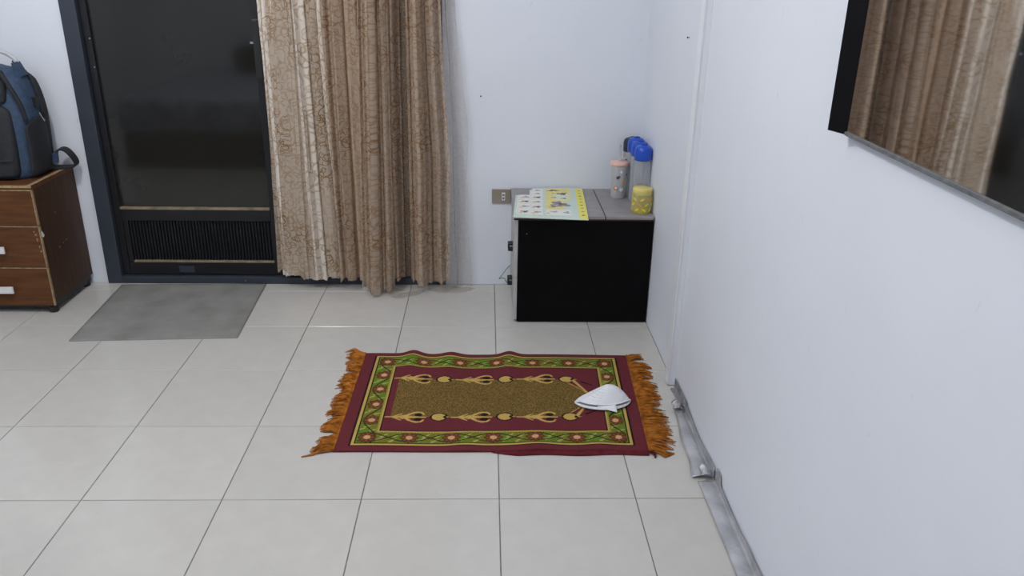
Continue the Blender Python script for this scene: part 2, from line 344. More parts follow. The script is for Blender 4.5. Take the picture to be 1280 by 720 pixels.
# ------------------------------------------------------------------ doorway: frame, screen door, second leaf behind the curtain
fr = tag(empty('trim_1', (DX0, YB, 0)), 'blue grey metal door frame with low dark sill', kind='structure')
def part(name, bm_, mat, root, smooth=False):
    o = obj(name, bm_, mat, None, smooth); o.parent = root
    o.matrix_parent_inverse = Matrix.Translation(root.location).inverted() if root.rotation_euler.z == 0 and root.parent is None else Matrix()
    return o
part('jamb', boxm(DX0, -1.772, YB - 0.012, YB + 0.10, 0, DZ, bev=0.003), 'frame', fr)
part('jamb', boxm(DX1 - 0.045, DX1, YB - 0.012, YB + 0.10, 0, DZ, bev=0.003), 'black_door', fr)
part('head', boxm(-1.772, DX1 - 0.045, YB - 0.012, YB + 0.10, DZ - 0.06, DZ), 'frame', fr)
part('sill', boxm(-1.772, DX1 - 0.045, YB - 0.012, YB + 0.10, 0, 0.034, bev=0.003), 'frame', fr)
part('mullion', boxm(-1.012, -0.962, YB - 0.004, YB + 0.08, 0.034, DZ - 0.06), 'black_door', fr)
part('screw', lathe(bmesh.new(), [(0.004, 0), (0.004, 0.002)], 10), 'steel', fr)
s_ = bpy.data.objects['screw']; s_.matrix_parent_inverse = Matrix.Translation(fr.location).inverted(); s_.location = (-1.19, YB - 0.0125, 0.018); s_.rotation_euler = (math.pi / 2, 0, 0)

dr = tag(empty('door_1', (-1.40, YB, 0.036)), 'dark glass screen door with ribbed lower panel', kind='structure')
yd0, yd1 = YB + 0.012, YB + 0.045
part('stile', boxm(-1.770, -1.738, yd0, yd1, 0.036, DZ - 0.062, bev=0.003), 'black_door', dr)
part('stile', boxm(-1.050, -1.014, yd0, yd1, 0.036, DZ - 0.062, bev=0.003), 'black_door', dr)
part('rail', boxm(-1.738, -1.050, yd0, yd1, 0.036, 0.100, bev=0.003), 'black_door', dr)
part('rail', boxm(-1.738, -1.050, yd0, yd1, 0.305, 0.360, bev=0.003), 'black_door', dr)
part('rail', boxm(-1.738, -1.050, yd0, yd1, DZ - 0.14, DZ - 0.062), 'black_door', dr)
part('glass_pane', boxm(-1.738, -1.050, yd0 + 0.016, yd0 + 0.022, 0.360, DZ - 0.14), 'dark_glass', dr)
part('bead', boxm(-1.738, -1.052, yd0 - 0.002, yd0 + 0.016, 0.3605, 0.3700), 'bead', dr)
part('bead', boxm(-1.712, -1.052, yd0 - 0.002, yd0 + 0.016, 0.1005, 0.1080), 'bead', dr)
fb = boxm(-1.738, -1.050, yd0 + 0.018, yd0 + 0.022, 0.100, 0.305)
x = -1.714
while x < -1.056:
    prism(fb, [(x, yd0 + 0.018), (x + 0.0045, yd0 + 0.010), (x + 0.0095, yd0 + 0.010), (x + 0.0135, yd0 + 0.018)], 0.108, 0.300); x += 0.0145
part('ribbed_panel', fb, 'flute', dr)
part('panel_frame', boxm(-1.738, -1.714, yd0 + 0.004, yd0 + 0.018, 0.1005, 0.3045, bev=0.003), 'black_door', dr)
part('label_plate', boxm(-1.505, -1.435, yd0 - 0.002, yd0, 0.050, 0.082), 'frame', dr)
lk = part('lock_case', boxm(-1.045, -1.014, yd0 - 0.028, yd0, 0.965, 1.21, bev=0.004), 'black_plastic', dr)
part('lock_tongue', boxm(-1.062, -1.045, yd0 - 0.012, yd0, 1.108, 1.117), 'steel', dr)
for zz in (1.12, 1.00): 
    o = part('screw', lathe(bmesh.new(), [(0.0035, 0), (0.0035, 0.002)], 10), 'steel', dr); o.location = (-1.744, yd0 - 0.0005, zz); o.rotation_euler = (math.pi / 2, 0, 0)
d2 = tag(empty('door_2', (-0.62, YB, 0.036)), 'dark glass door leaf hidden behind the brown curtain', kind='structure')
part('stile', boxm(-0.960, -0.900, yd0, yd1, 0.036, DZ - 0.062), 'black_door', d2)
part('stile', boxm(-0.340, -0.282, yd0, yd1, 0.036, DZ - 0.062), 'black_door', d2)
part('rail', boxm(-0.900, -0.340, yd0, yd1, 0.036, 0.12), 'black_door', d2)
part('glass_pane', boxm(-0.900, -0.340, yd0 + 0.016, yd0 + 0.022, 0.12, DZ - 0.062), 'dark_glass', d2)

# ------------------------------------------------------------------ cable trunking, outlet, nails, foil tape on the walls
t = tag(empty('cable_trunking', (XR, 0.70, 0)), 'white plastic cable trunking running up the right wall', 'trunking')
part('channel', boxm(XR - 0.020, XR - 0.0005, 0.682, 0.722, 0.004, ZC - 0.002), 'pvc', t)
part('cover', boxm(XR - 0.027, XR - 0.020, 0.680, 0.724, 0.006, ZC - 0.002, bev=0.002), 'pvc', t)

t = tag(empty('power_outlet', (0.028, YB, 0.442)), 'bronze coloured wall outlet plate beside the grey cabinet top', 'outlet')
part('plate', boxm(-0.016, 0.072, YB - 0.008, YB - 0.0003, 0.408, 0.476, bev=0.003), 'outlet', t)
sk = part('socket', boxm(0.030, 0.046, YB - 0.011, YB - 0.0005, 0.423, 0.461, bev=0.002), 'white_plastic', t)
for zz in (0.434, 0.450):
    obj('slot', boxm(0.0335, 0.0425, YB - 0.0125, YB - 0.0105, zz - 0.0025, zz + 0.0025), 'black_plastic', sk)
for (px, py, pz, axis, lab) in ((-0.068, YB, 0.899, 'y', 'tiny nail in the wall right of the curtain'), (XR, 0.95, 1.22, 'x', 'tiny nail in the right wall near the trunking')):
    o = obj('nail', lathe(bmesh.new(), [(0.0012, -0.004), (0.0012, 0.006), (0.0036, 0.006), (0.0030, 0.0085)], 10), 'black_plastic')
    o.location = (px, py, pz); o.rotation_euler = (math.pi / 2, 0, 0) if axis == 'y' else (0, -math.pi / 2, 0)
    tag(o, lab, 'nail')

def foil(name, ys_, wf, hw, label, seed, mat='foil', lift=0.004, edge=0.010, grp=None):
    """crumpled tape folded into the wall/floor corner: wf(y)=width on the floor, hw(y)=height on the wall"""
    n = max(8, int(abs(ys_[1] - ys_[0]) / 0.008)); rg = np.random.default_rng(seed); m = 13
    yv = np.linspace(ys_[0], ys_[1], n); V = np.zeros((n, m, 3))
    lo = rg.normal(0, 1, (n + 8, m)); lo = (lo[:-8] + lo[2:-6] + lo[4:-4] + lo[6:-2]) / 4
    for i, y in enumerate(yv):
        a, h = wf(y), hw(y)
        for k in range(m):
            s = k / (m - 1)
            if s < 0.5:
                q = 1 - s / 0.5; p = (XR - 0.006 - a * q, y, lift * 0.35 + lift * 0.6 * math.sin(q * 3.0))
            else:
                q = (s - 0.5) / 0.5; p = (XR - 0.0045, y, 0.003 + h * q)
            j = lo[i, k] * 0.0022
            V[i, k] = (p[0] - abs(j) * (0.9 if s >= 0.5 else 0.5), p[1] + j * 0.8, max(0.0012, p[2] + abs(j) * (0.9 if s < 0.5 else 0.3)))
    o = obj(name, grid_mesh(name, V), mat); tag(o, label, 'tape', grp)
    so = o.modifiers.new('thick', 'SOLIDIFY'); so.thickness = 0.0008; so.offset = -1
    return o
wob = lambda y, f, a, p=0: a * math.sin(f * y + p)
foil('foil_tape', (0.655, 0.47), lambda y: 0.012 + wob(y, 30, .003), lambda y: 0.046 + wob(y, 19, .003), 'grey foil tape stuck up the wall just below the trunking', 1, 'caulk')
foil('foil_tape', (0.515, 0.095), lambda y: 0.034 + 0.030 * (0.515 - y) / 0.42 + wob(y, 25, .003), lambda y: 0.030 + wob(y, 17, .006), 'crumpled silver foil tape on the floor beside the rug fringe', 2, lift=0.012)
foil('foil_tape', (0.075, -0.90), lambda y: 0.052 + wob(y, 9, .0015), lambda y: 0.022 + (0.025 if y > 0.03 else 0) + wob(y, 15, .004), 'long smooth silver foil tape along the wall past the crumpled piece', 3, lift=0.006)
# torn corners of foil standing up
for k, (y, lab) in enumerate(((0.500, 'curled torn foil flap at the start of the crumpled tape'), (0.105, 'torn foil flap between the crumpled and the smooth tape'))):
    rg = np.random.default_rng(20 + k); n = 9; V = np.zeros((n, n, 3))
    for i in range(n):
        for j in range(n):
            a, c = i / (n - 1), j / (n - 1); cr = rg.normal(0, .0022)
            V[i, j] = (XR - 0.012 - 0.034 * a + cr, y + 0.022 - 0.045 * c + cr, 0.0135 + 0.018 * math.sin(a * 2.6) * (1 - .4 * c) + abs(rg.normal(0, .002)))
    o = obj('foil_flap', grid_mesh('foil_flap', V), 'foil'); tag(o, lab, 'tape'); so = o.modifiers.new('thick', 'SOLIDIFY'); so.thickness = 0.0007

# ------------------------------------------------------------------ curtain
cur = tag(empty('curtain', (-0.61, 1.60, 0)), 'brown sheer curtain embroidered with gold curls over the doorway', 'curtain')
def smoothn(seed, n, k):
    r = np.random.default_rng(seed).normal(0, 1, n + 2 * k); ker = np.hanning(2 * k + 1); ker /= ker.sum()
    v = np.convolve(r, ker, 'same')[k:-k]; return v / (v.std() + 1e-6)
ZT = 2.26
def panel(name, mat, x0b, x1b, x0t, x1t, y0, folds, hem, seed, full=1.6, amp=0.02, nu=170, nvz=120, flare=None):
    """folds: list of (centre 0..1, half width 0..1, depth toward room in m); hem(s) -> z of the lower edge"""
    s = np.linspace(0, 1, nu); V = np.zeros((nvz, nu, 3)); UV = np.zeros((nvz, nu, 2))
    n1, n2 = smoothn(seed, nu, 9), smoothn(seed + 1, nu, 5)
    hz = np.array([hem(q) for q in s]) + smoothn(seed + 2, nu, 6) * 0.004
    for i in range(nvz):
        t_ = (i / (nvz - 1)) ** 1.0
        z = hz + (ZT - hz) * t_
        a = z / ZT
        xl = x0b + (x0t - x0b) * np.clip(z / 1.3, 0, 1.2); xr = x1b + (x1t - x1b) * np.clip(z / 1.3, 0, 1.2)
        if flare is not None: xr = xr + flare(z)
        drift = 0.012 * np.sin(3.1 * z + seed)
        sx = s + 0.012 * np.sin(2.3 * z + 9 * s + seed) * s * (1 - s) * 4
        x_ = xl + (xr - xl) * sx + 0.004 * n2 * s * (1 - s) * 4
        y_ = np.full(nu, y0)
        for c, hwid, dep in folds:
            u = (s - c - drift * (0.5 + c)) / (hwid * (1.1 - 0.25 * a)); y_ = y_ - dep * np.exp(-u * u * 1.6) * (1.05 - 0.15 * a)
        y_ = y_ - amp * 0.35 * n1 - 0.0025 * np.sin(17 * z + 8 * s)
        V[i] = np.stack([x_, np.minimum(y_, 1.668), np.maximum(z, 0.004)], -1)
        UV[i] = np.stack([s * abs(x1b - x0b) * full, z], -1)
    o = obj(name, grid_mesh(name, V, uv=UV), mat, None); o.parent = cur; o.matrix_parent_inverse = Matrix.Translation(cur.location).inverted()
    return o
F = lambda seed, n, d: [(c + random.uniform(-.02, .02), random.uniform(.35, .7) / n, d * random.uniform(.5, 1.25)) for c in np.linspace(0.03, .97, n)]
# left: pale, lined
panel('lining', 'lining', -1.000, -0.715, -1.005, -0.735, 1.655, [(.2, .2, .02), (.55, .2, .035), (.93, .1, .03)], lambda s: 0.060 + 0.012 * math.sin(7 * s), 3, 1.3, 0.02)
panel('sheer_panel', 'sheer_light', -1.022, -0.700, -0.985, -0.725, 1.640, [(.10, .1, .02), (.42, .22, .045), (.62, .05, -.02), (.84, .11, .05), (.985, .03, -.03)], lambda s: 0.082 - 0.03 * s + 0.010 * math.sin(9 * s), 7, 1.12, 0.018)
# middle: two browner layers, long drape in front
panel('net_layer', 'net', -0.735, -0.455, -0.745, -0.440, 1.655, F(1, 5, .03), lambda s: 0.055 + 0.02 * math.sin(9 * s), 11, 1.6, 0.03)
panel('sheer_panel', 'sheer', -0.725, -0.425, -0.735, -0.412, 1.635, [(.04, .05, .02), (.17, .07, .055), (.30, .04, -.015), (.42, .07, .05), (.55, .05, .03), (.70, .06, .05), (.90, .05, .05)], lambda s: 0.050 + 0.012 * math.sin(8 * s), 15, 1.35, 0.03)
panel('sheer_panel', 'sheer', -0.618, -0.465, -0.575, -0.452, 1.575, [(.1, .12, .015), (.45, .2, .05), (.85, .12, .04)], lambda s: 0.012 + 0.022 * abs(s - .5) * 2, 19, 1.35, 0.025)
# right: darker gaps, flaring free edge
panel('net_layer', 'sheer_thin', -0.465, -0.350, -0.455, -0.345, 1.666, [(.5, .2, .01)], lambda s: 0.048, 37, 1.3, 0.01, nu=60)
panel('net_layer', 'net', -0.375, -0.300, -0.372, -0.312, 1.650, F(3, 2, .02), lambda s: 0.050 + 0.01 * math.sin(9 * s), 23, 1.6, 0.02)
panel('sheer_panel', 'sheer', -0.393, -0.208, -0.384, -0.236, 1.625, [(.05, .06, .02), (.30, .14, .065), (.56, .05, -.02), (.80, .12, .055), (1.0, .08, .035)], lambda s: 0.055 - 0.02 * math.sin(4 * s), 27, 1.3, 0.02,
      flare=lambda z: 0.016 * np.exp(-((z - 0.62) / 0.3) ** 2))
# plain tulle margin beyond the embroidery, falling against the wall and trailing on the tiles
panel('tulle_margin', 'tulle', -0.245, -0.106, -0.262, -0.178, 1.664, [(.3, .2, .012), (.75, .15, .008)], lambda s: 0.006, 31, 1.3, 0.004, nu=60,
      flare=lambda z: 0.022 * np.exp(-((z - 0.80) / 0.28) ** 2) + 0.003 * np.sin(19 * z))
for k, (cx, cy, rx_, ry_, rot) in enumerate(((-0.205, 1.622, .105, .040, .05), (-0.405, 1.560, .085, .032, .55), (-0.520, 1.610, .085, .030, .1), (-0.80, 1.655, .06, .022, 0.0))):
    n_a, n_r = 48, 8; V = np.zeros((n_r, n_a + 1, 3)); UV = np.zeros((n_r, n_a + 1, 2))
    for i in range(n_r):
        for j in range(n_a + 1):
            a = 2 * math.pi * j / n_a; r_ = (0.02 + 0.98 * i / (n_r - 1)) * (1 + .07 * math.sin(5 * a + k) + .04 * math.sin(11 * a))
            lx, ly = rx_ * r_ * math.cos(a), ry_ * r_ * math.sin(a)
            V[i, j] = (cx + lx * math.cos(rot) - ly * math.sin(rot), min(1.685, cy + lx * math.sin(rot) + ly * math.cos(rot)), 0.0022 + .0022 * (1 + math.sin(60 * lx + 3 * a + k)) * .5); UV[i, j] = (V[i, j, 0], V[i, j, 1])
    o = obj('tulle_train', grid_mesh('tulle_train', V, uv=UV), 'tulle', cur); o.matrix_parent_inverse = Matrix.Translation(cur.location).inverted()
rod = obj('curtain_rod', tube(bmesh.new(), [(-1.12, 1.62, ZT + 0.012), (-0.12, 1.62, ZT + 0.012)], 0.011, 12), 'steel', cur); rod.matrix_parent_inverse = Matrix.Translation(cur.location).inverted()
for bx in (-1.06, -0.18):
    o = obj('rod_bracket', boxm(bx - .008, bx + .008, 1.60, YB - .001, ZT, ZT + .03), 'steel', cur); o.matrix_parent_inverse = Matrix.Translation(cur.location).inverted()

# ------------------------------------------------------------------ floor mat at the door
P4 = [Vector((-1.725, 1.046, 0)), Vector((-1.060, 1.081, 0)), Vector((-1.092, 1.678, 0)), Vector((-1.767, 1.664, 0))]
n = 40; V = np.zeros((n, n, 3))
for i in range(n):
    for j in range(n):
        a, c = j / (n - 1), i / (n - 1); p = P4[0] * (1 - a) * (1 - c) + P4[1] * a * (1 - c) + P4[2] * a * c + P4[3] * (1 - a) * c
        V[i, j] = (p.x, p.y, 0.0042 + 0.0005 * math.sin(9 * a + 4 * c))
tag(obj('door_mat', grid_mesh('door_mat', V, skirt=0.0004), 'mat'), 'thin stained grey rubber mat lying before the screen door', 'mat')

# ------------------------------------------------------------------ chest of drawers
CX0, CX1, CY0, CY1 = -2.44, -1.908, 1.327, 1.692
ch = tag(empty('chest_of_drawers', ((CX0 + CX1) / 2, (CY0 + CY1) / 2, 0)), 'brown laminate chest with three drawers and pale handles under the backpack', 'drawers')
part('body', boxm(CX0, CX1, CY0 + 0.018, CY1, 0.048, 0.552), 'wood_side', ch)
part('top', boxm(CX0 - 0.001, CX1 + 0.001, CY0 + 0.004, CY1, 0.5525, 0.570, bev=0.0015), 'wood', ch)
part('edge_band', boxm(CX1 - 0.016, CX1 + 0.0022, CY0 + 0.004, CY1 - 0.02, 0.5705, 0.5715), 'band', ch)
part('edge_band', boxm(CX0, CX1, CY0 + 0.0025, CY0 + 0.0045, 0.560, 0.5705), 'band', ch)
part('plinth', boxm(CX0 + 0.015, CX1 - 0.006, CY0 + 0.020, CY1 - 0.01, 0.018, 0.048), 'black_plastic', ch)
zs = [0.036, 0.213, 0.397, 0.568]
for k in range(3):
    top_ = 0.551 if k == 2 else zs[k + 1] - 0.0015
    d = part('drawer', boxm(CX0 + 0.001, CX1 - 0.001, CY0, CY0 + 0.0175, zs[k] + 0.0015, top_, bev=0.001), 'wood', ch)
    def sub(nm, bm_, mt):
        return obj(nm, bm_, mt, d)
    sub('edge_band', boxm(CX1 - 0.0035, CX1 + 0.0006, CY0 - 0.0006, CY0 + 0.012, zs[k] + 0.002, top_), 'band')
    sub('edge_band', boxm(CX0 + .002, CX1 - 0.002, CY0 - 0.0006, CY0 + 0.008, top_ - 0.003, top_ + 0.0004), 'band')
    zc = (0.117, 0.297, 0.475)[k]
    hb = boxm(-2.29, -2.058, CY0 - 0.026, CY0 - 0.017, zc - 0.015, zc + 0.015, bev=0.002); 
    for hx in (-2.26, -2.088): box(hb, hx - .006, hx + .006, CY0 - 0.018, CY0 + 0.0005, zc - 0.008, zc + 0.008)
    sub('handle', hb, 'white_plastic')
def chip(pts, x_):   # bare chipboard flakes on the side panel
    bb = bmesh.new(); prism(bb, pts, x_, x_ + 0.0014, 'x'); return bb
part('chip', chip([(1.332, .352), (1.338, .375), (1.346, .366), (1.356, .348), (1.345, .343)], CX1 - .0005), 'white_plastic', ch)
for (yy, zz, r_) in ((1.47, .415, .004), (1.52, .275, .004), (1.455, .262, .005), (1.49, .27, .003)):
    part('chip', chip([(yy - r_, zz), (yy, zz - r_ * .6), (yy + r_ * 1.4, zz + r_ * .4), (yy, zz + r_ * .7)], CX1 - .0005), 'band', ch)
for (x0, z0, w_, h_) in ((-1.932, .358, .010, .012), (-1.928, .335, .006, .018), (-1.924, .305, .005, .012), (-1.922, .285, .006, .008), (-1.935, .372, .006, .006)):
    bb = bmesh.new(); prism(bb, [(x0, z0), (x0 + w_ * .7, z0 - h_ * .4), (x0 + w_, z0 + h_ * .4), (x0 + w_ * .3, z0 + h_ * .6)], CY0 - 0.0008, CY0 + 0.001, 'y'); part('chip', bb, 'band', ch)
for fx in (CX0 + 0.03, CX1 - 0.022):
    for fy in (CY0 + 0.026, CY1 - 0.035):
        o = part('foot', lathe(bmesh.new(), [(0.017, 0.0005), (0.020, 0.006), (0.020, 0.028), (0.014, 0.034)], 16, (fx, fy)), 'black_plastic', ch)

# ------------------------------------------------------------------ backpack
BX, BY, BZ = -2.082, 1.515, 0.5725
bp = tag(empty('backpack', (BX, BY, BZ)), 'black and blue backpack with silver carry handle on the brown chest', 'backpack')
def bag_shell(w0, d0, h0, yo, mat, name, z0=0.0, taper=0.22, e=3.2, bulge=0.03, ns=48, nz=26, xo=0.0):
    """rounded super-ellipse body, rounded over at the top"""
    bb = bmesh.new(); rings = []
    for i in range(nz + 1):
        t_ = i / nz; z = z0 + h0 * t_
        k = 1 - 0.05 * (1 - t_) ** 2 if t_ < .55 else 1.0
        k = (0.93 + 0.07 * math.sin(min(1, t_ / .5) * math.pi / 2)) * (1 - taper * max(0, (t_ - .55) / .45) ** 2)
        if t_ > 0.86: q = (t_ - 0.86) / 0.14; kk = math.sqrt(max(0.0, 1 - q * q)) * 0.75 + 0.25; k *= kk
        if t_ < 0.06: k *= 0.93 + 0.07 * (t_ / 0.06)
        lean = 0.02 * t_
        ring = []
        for j in range(ns):
            a = 2 * math.pi * j / ns; c, s = math.cos(a), math.sin(a)
            r = (abs(c) ** e + abs(s) ** e) ** (-1 / e)
            dd = d0 * (0.55 + 0.45 * k) * (1 - .35 * max(0, t_ - .5))
            ring.append(bb.verts.new((BX + xo + c * r * w0 * k, BY + yo + s * r * dd + lean, BZ + z)))
        rings.append(ring)
    for A, B in zip(rings, rings[1:]):
        for j in range(ns): bb.faces.new((A[j], A[(j + 1) % ns], B[(j + 1) % ns], B[j]))
    bb.faces.new(rings[0][::-1]); bb.faces.new(rings[-1])
    return part(name, bb, mat, bp, True)
bag_shell(0.150, 0.098, 0.452, 0.0, 'bag_blue', 'main_body', taper=0.30)
bag_shell(0.156, 0.030, 0.440, 0.075, 'bag_black', 'back_panel', taper=0.30)
bag_shell(0.098, 0.050, 0.300, -0.075, 'bag_black', 'front_pocket', z0=0.012, taper=0.10, e=4)
bag_shell(0.088, 0.034, 0.140, -0.062, 'bag_black', 'top_flap', z0=0.312, taper=0.35, e=4)
# bulging side pockets
n_, m_ = 16, 12
for sgn in (1, -1):
    pk = bmesh.new(); g = [[None] * (m_ + 1) for _ in range(n_ + 1)]
    for i in range(n_ + 1):
        for j in range(m_ + 1):
            t_, u = i / n_, j / m_; y = BY - 0.094 + 0.172 * u; z = BZ + 0.012 + (0.236 - 0.03 * (1 - math.sin(u * math.pi))) * t_
            bulge = 0.018 * (math.sin(u * math.pi) ** .5) * (math.sin((0.12 + t_ * 0.80) * math.pi) ** .6)
            g[i][j] = pk.verts.new((BX + sgn * (0.141 + bulge + 0.008 * t_), y, z))
    for i in range(n_):
        for j in range(m_): pk.faces.new((g[i][j], g[i][j + 1], g[i + 1][j + 1], g[i + 1][j]) if sgn > 0 else (g[i][j], g[i + 1][j], g[i + 1][j + 1], g[i][j + 1]))
    o = part('side_pocket', pk, 'bag_black', bp, True); so = o.modifiers.new('thick', 'SOLIDIFY'); so.thickness = 0.003
# dark piping that sweeps from the top over the blue side
pts = spline([(BX + 0.055, BY - 0.075, BZ + 0.452), (BX + 0.098, BY - 0.092, BZ + 0.425), (BX + 0.128, BY - 0.094, BZ + 0.365), (BX + 0.148, BY - 0.088, BZ + 0.30), (BX + 0.153, BY - 0.083, BZ + 0.245)], 6)
part('piping', tube(bmesh.new(), pts, 0.0085, 8), 'bag_black', bp, True)
pts = spline([(BX + 0.06, BY + 0.075, BZ + 0.462), (BX + 0.112, BY + 0.06, BZ + 0.425), (BX + 0.140, BY + 0.055, BZ + 0.36), (BX + 0.153, BY + 0.055, BZ + 0.25)], 6)
part('zip', tube(bmesh.new(), pts, 0.005, 8), 'bag_black', bp, True)
o = part('charging_port', boxm(BX + 0.140, BX + 0.158, BY + 0.005, BY + 0.030, BZ + 0.285, BZ + 0.325, bev=0.003), 'black_plastic', bp)
part('zip_pull', tube(bmesh.new(), [(BX + 0.158, BY + 0.015, BZ + 0.262), (BX + 0.164, BY + 0.035, BZ + 0.222)], 0.0025, 6), 'steel', bp)
part('pocket_seam', tube(bmesh.new(), [(BX - 0.09, BY - 0.1255, BZ + 0.085), (BX, BY - 0.1285, BZ + 0.082), (BX + 0.09, BY - 0.1255, BZ + 0.085)], 0.003, 6), 'bag_black', bp, True)
pts = spline([(BX - 0.085, BY + 0.02, BZ + 0.430), (BX - 0.050, BY + 0.02, BZ + 0.485), (BX + 0.03, BY + 0.02, BZ + 0.510), (BX + 0.095, BY + 0.02, BZ + 0.482), (BX + 0.115, BY + 0.02, BZ + 0.425)], 7)
part('carry_handle', tube(bmesh.new(), pts, 0.0085, 10), 'bag_handle', bp, True)
part('handle_tab', prism(bmesh.new(), [(BX + 0.090, BZ + 0.462), (BX + 0.112, BZ + 0.468), (BX + 0.136, BZ + 0.415), (BX + 0.095, BZ + 0.395)], BY + 0.005, BY + 0.035, 'y'), 'bag_blue', bp)
pts = spline([(BX + 0.135, BY + 0.082, BZ + 0.040), (BX + 0.165, BY + 0.10, BZ + 0.085), (BX + 0.195, BY + 0.11, BZ + 0.082), (BX + 0.222, BY + 0.115, BZ + 0.040), (BX + 0.219, BY + 0.118, BZ + 0.012), (BX + 0.18, BY + 0.115, BZ + 0.006), (BX + 0.13, BY + 0.09, BZ + 0.010)], 6)
part('shoulder_strap', ribbon(bmesh.new(), pts, (0, 1, 0.1), 0.042, 0.006), 'bag_black', bp)
part('strap_anchor', prism(bmesh.new(), [(BX + 0.125, BZ + 0.02), (BX + 0.125, BZ + 0.07), (BX + 0.172, BZ + 0.080), (BX + 0.168, BZ + 0.035)], BY + 0.070, BY + 0.082, 'y'), 'bag_blue', bp)

# ------------------------------------------------------------------ black cabinet in the corner
KX0, KX1, KY0, KY1 = 0.092, 0.654, 1.25, 1.692
kb = tag(empty('side_cabinet', ((KX0 + KX1) / 2, (KY0 + KY1) / 2, 0)), 'low black cabinet with grey laminate top in the room corner', 'cabinet')
part('body', boxm(KX0, KX1, KY0, KY1, 0.006, 0.464, bev=0.0015), 'cab_black', kb)
part('base', boxm(KX0 + .004, KX1 - .004, KY0 + .008, KY1, 0.0005, 0.006), 'black_plastic', kb)
part('top_panel', boxm(KX0 - 0.020, 0.4505, KY0 - 0.004, KY1, 0.4645, 0.482, bev=0.0012), 'cab_top', kb)
part('top_panel', boxm(0.4555, KX1, KY0 - 0.004, KY1, 0.4645, 0.482, bev=0.0012), 'cab_top', kb)
part('top_seam', boxm(0.4505, 0.4555, KY0 + 0.001, KY1, 0.4645, 0.4785), 'black_plastic', kb)
part('edge_band', boxm(KX0 - 0.018, KX1 - 0.002, KY0 - 0.0055, KY0 - 0.0035, 0.4645, 0.4705), 'wood_side', kb)
for z0, z1, hz in ((0.012, 0.205, 0.120), (0.208, 0.4635, 0.282)):
    d = part('drawer', boxm(KX0 - 0.015, KX0 - 0.0005, KY0 + 0.004, KY1, z0, z1, bev=0.001), 'cab_front', kb)
    hb = boxm(KX0 - 0.037, KX0 - 0.029, KY0 + 0.18, KY0 + 0.22, hz - 0.017, hz + 0.017, bev=0.002)
    for zo in (-0.013, 0.013): box(hb, KX0 - 0.030, KX0 - 0.0155, KY0 + 0.18, KY0 + 0.22, hz + zo - 0.004, hz + zo + 0.004)
    obj('handle', hb, 'black_plastic', d)
o = part('nail', lathe(bmesh.new(), [(0.0025, 0), (0.002, 0.002)], 10), 'bead', kb); o.location = (0.128, KY0, 0.404); o.rotation_euler = (math.pi / 2, 0, 0)
pts = spline([(0.075, 1.697, 0.10), (0.058, 1.688, 0.086), (0.035, 1.668, 0.060), (0.022, 1.665, 0.042), (0.040, 1.668, 0.046), (0.050, 1.690, 0.030), (0.060, 1.695, 0.012), (0.072, 1.697, 0.006)], 8)
tag(obj('cable', tube(bmesh.new(), pts, 0.0018, 6), 'cable', None, True), 'thin green cable looping out from behind the black cabinet', 'cable')

